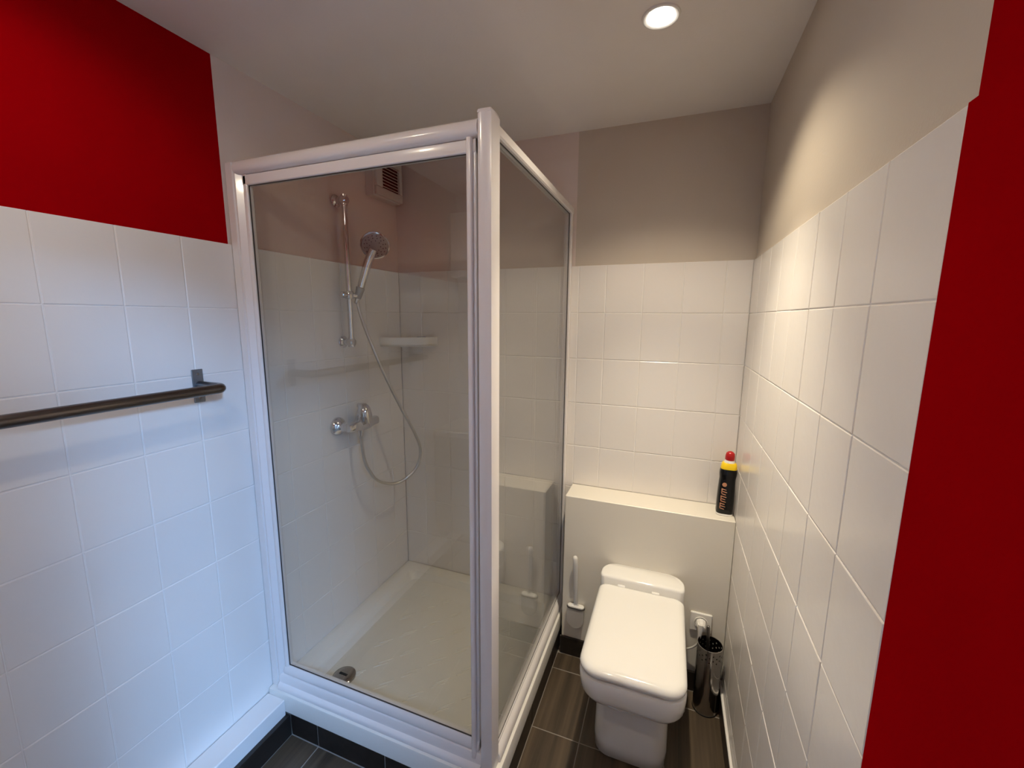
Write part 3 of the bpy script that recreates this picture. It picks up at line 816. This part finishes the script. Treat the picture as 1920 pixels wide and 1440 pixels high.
cpts = [(sx - 0.005, BOX_Y - 0.037, sz - 0.045), (sx - 0.008, BOX_Y - 0.034, sz - 0.075), (sx - 0.024, BOX_Y - 0.025, sz - 0.105), (sx - 0.052, BOX_Y - 0.018, sz - 0.128), (sx - 0.080, BOX_Y - 0.013, sz - 0.140), (CX + 0.128, BOX_Y - 0.006, sz - 0.150)]
obj('cable', tube(catmull(cpts, 8), 0.0038, 8), 'cable', pg, smooth=60)

# ------------------------------------------------------------------ perforated chrome brush pot
bcx, bcy, bR, bH = 0.212, 1.628, 0.0455, 0.282
bp = thing('brush_pot', (bcx, bcy, 0.0), 'perforated chrome brush pot on the floor between the toilet and the right wall', 'brush pot')
def shell(R, inner=False):
    V, F = [], []
    NC = 44; z_lo, z_hi = bH - 0.052, bH - 0.012; NR = 4
    def P(a, z): return (bcx + R * math.cos(a), bcy + R * math.sin(a), z)
    def quad(a0, a1, z0, z1, hole):
        n = len(V)
        if not hole:
            V.extend([P(a0, z0), P(a1, z0), P(a1, z1), P(a0, z1)]); F.append((n, n + 1, n + 2, n + 3)); return
        am, zm, da, dz = (a0 + a1) / 2, (z0 + z1) / 2, (a1 - a0) / 2, (z1 - z0) / 2
        o = [(1, 0), (1, 1), (0, 1), (-1, 1), (-1, 0), (-1, -1), (0, -1), (1, -1)]
        V.extend([P(am + da * s, zm + dz * t) for s, t in o])
        V.extend([P(am + da * 0.80 * math.cos(k * math.pi / 4), zm + dz * 0.62 * math.sin(k * math.pi / 4)) for k in range(8)])
        for k in range(8):
            j = (k + 1) % 8
            F.append((n + k, n + j, n + 8 + j, n + 8 + k))
    for c in range(NC):
        a0, a1 = 2 * math.pi * c / NC, 2 * math.pi * (c + 1) / NC
        quad(a0, a1, 0.004, z_lo, False); quad(a0, a1, z_hi, bH, False)
        for r in range(NR):
            zz0 = z_lo + (z_hi - z_lo) * r / NR; zz1 = z_lo + (z_hi - z_lo) * (r + 1) / NR
            quad(a0, a1, zz0, zz1, r in (0, 2) and c % 4 == 0 or r in (1, 3) and c % 4 == 2)
    if inner: F = [tuple(reversed(f)) for f in F]
    return V, F
obj('pot_shell', shell(bR), 'potsteel', bp, smooth=30)
obj('pot_shade_shell', shell(bR - 0.0012, True), 'railsteel', bp, smooth=30)  # darker inner copy of the shell, shade inside the holes put into its colour
obj('pot_rim', lathe((bcx, bcy, bH), (0, 0, 1), [(0, bR - 0.0016), (0.0, bR + 0.0006), (0.0014, bR + 0.0006), (0.0014, bR - 0.0016), (0.0, bR - 0.0016)], 44, False, False), 'chrome', bp, smooth=30)
obj('pot_foot', lathe((bcx, bcy, 0.0), (0, 0, 1), [(0, bR + 0.001), (0.005, bR + 0.001), (0.006, bR - 0.002), (0.006, 0.0)], 44), 'dark', bp)
tb = thing('toilet_brush', (bcx, bcy, 0.006), 'dark-handled toilet brush standing in the perforated chrome pot', 'toilet brush')
obj('handle', lathe((bcx + 0.002, bcy + 0.004, 0.08), (-0.045, 0.02, 1), [(0, 0.006), (0.262, 0.0065), (0.270, 0.0055), (0.273, 0.0)], 14), 'steel', tb, smooth=50)
obj('bristle_head', lathe((bcx + 0.002, bcy + 0.004, 0.010), (-0.02, 0.0, 1), [(0, 0.012), (0.010, 0.030), (0.060, 0.032), (0.078, 0.014), (0.085, 0.006)], 18), 'black', tb, smooth=40)

# ------------------------------------------------------------------ cleaner bottle on the boxing
ox, oy, oz = 0.236, 1.765, BOX_Z
bo = thing('cleaner_bottle', (ox, oy, oz), 'black cleaner bottle with yellow neck label and red cap', 'bottle')
def bring(w, d, z, dx=0.0, r=0.017): return rrect(ox + dx, oy, w, d, r, oz + z, 5)
obj('base_ring', loft([bring(0.056, 0.046, 0.0), bring(0.060, 0.050, 0.002), bring(0.060, 0.050, 0.006), bring(0.058, 0.048, 0.008)]), 'plastic', bo, smooth=40)
bb = obj('bottle_body', loft([bring(0.058, 0.048, 0.0081), bring(0.0615, 0.050, 0.012), bring(0.0615, 0.049, 0.060, 0.0005), bring(0.060, 0.047, 0.105, 0.001), bring(0.0575, 0.045, 0.138, 0.0015), bring(0.0570, 0.045, 0.150, 0.002), bring(0.0610, 0.047, 0.166, 0.0025), bring(0.0612, 0.047, 0.178, 0.003), bring(0.057, 0.044, 0.188, 0.0035)]), 'black', bo, smooth=50)
obj('neck_label', loft([bring(0.0572, 0.0445, 0.1881, 0.0035), bring(0.0575, 0.045, 0.191, 0.0035), bring(0.052, 0.042, 0.208, 0.004, 0.016), bring(0.044, 0.037, 0.213, 0.004, 0.016)]), 'yellow', bo, smooth=40)
obj('neck', lathe((ox + 0.004, oy, oz + 0.2131), (0, 0, 1), [(0, 0.0195), (0.006, 0.0180), (0.014, 0.0140), (0.022, 0.0130)], 20), 'plastic', bo, smooth=40)
obj('cap', lathe((ox + 0.004, oy, oz + 0.2225), (0.02, -0.10, 1), [(0.0, 0.013), (0.003, 0.0170), (0.018, 0.0170), (0.028, 0.0150), (0.034, 0.009), (0.037, 0.0)], 20), 'capred', bo, smooth=50)
# copper print: an emblem and upright lettering bars on the front
yp = oy - 0.0252
pr = []
for k in range(9):
    z = oz + 0.030 + k * 0.0098
    w = 0.017 + 0.003 * (k % 2)
    x0 = ox - 0.021 + 0.0004 * k
    yy = oy - 0.0253 + 0.0016 * max(0, (k - 2) / 7)
    pr.append(fix(*loft([[(x0, yy, z), (x0 + w, yy, z - 0.003), (x0 + w, yy, z - 0.0002), (x0, yy, z + 0.0042)], [(x0, yy + 0.002, z), (x0 + w, yy + 0.002, z - 0.003), (x0 + w, yy + 0.002, z - 0.0002), (x0, yy + 0.002, z + 0.0042)]])))
    if k % 3 != 2: pr.append(box(x0, x0 + 0.0035, yy, yy + 0.002, z, z + 0.0098))
pt = obj('print_lettering', join(*pr), 'copper', bb)
obj('print_emblem', lathe((ox - 0.009, oy - 0.0235, oz + 0.128), (0, -1, 0), [(0, 0.0085), (0.0012, 0.0085), (0.0014, 0.0)], 9), 'copper', bb)

# ------------------------------------------------------------------ washstand behind the viewer (seen in the shower door's reflection)
v0, v1 = XL + 0.004, -0.62
vn = thing('washstand', ((v0 + v1) / 2, YF + 0.18, 0.0), 'grey two-drawer washstand against the wall behind the viewer', 'cabinet')
obj('carcass', box(v0, v1, YF + 0.002, YF + 0.330, 0.20, 0.822, 0.002), 'vanity', vn)
for z0, z1 in ((0.205, 0.508), (0.513, 0.818)):
    d = obj('drawer', box(v0 + 0.003, v1 - 0.003, YF + 0.331, YF + 0.349, z0, z1, 0.002), 'vanity', vn)
    obj('handle', box((v0 + v1) / 2 - 0.08, (v0 + v1) / 2 + 0.08, YF + 0.3495, YF + 0.366, z1 - 0.035, z1 - 0.020, 0.003), 'plastic', d)
for x in (v0 + 0.03, v1 - 0.03):
    obj('leg', box(x - 0.02, x + 0.02, YF + 0.04, YF + 0.08, 0.0, 0.20), 'plate', vn)
    obj('leg', box(x - 0.02, x + 0.02, YF + 0.27, YF + 0.31, 0.0, 0.20), 'plate', vn)
bs = thing('washbasin', ((v0 + v1) / 2, YF + 0.19, 0.822), 'white ceramic washbasin on the grey washstand', 'basin')
cxb, cyb = (v0 + v1) / 2, YF + 0.185
obj('basin_top', loft([rrect(cxb, cyb, v1 - v0, 0.360, 0.02, 0.823), rrect(cxb, cyb, v1 - v0, 0.360, 0.02, 0.850), rrect(cxb, cyb - 0.01, 0.48, 0.26, 0.06, 0.850), rrect(cxb, cyb - 0.01, 0.40, 0.20, 0.07, 0.828)]), 'ceramic', bs, smooth=30)
mc = thing('mirror_cabinet', (cxb, YF + 0.06, 1.77), 'white mirror cabinet above the washstand', 'cabinet')
obj('cabinet_body', box(v0 + 0.01, v1, YF + 0.002, YF + 0.110, 1.77, 2.15, 0.002), 'lacquer', mc)
for a, b in ((v0 + 0.012, cxb - 0.002), (cxb + 0.002, v1 - 0.002)):
    obj('mirror_door', box(a, b, YF + 0.111, YF + 0.127, 1.772, 2.148, 0.002), 'lacquer', mc)
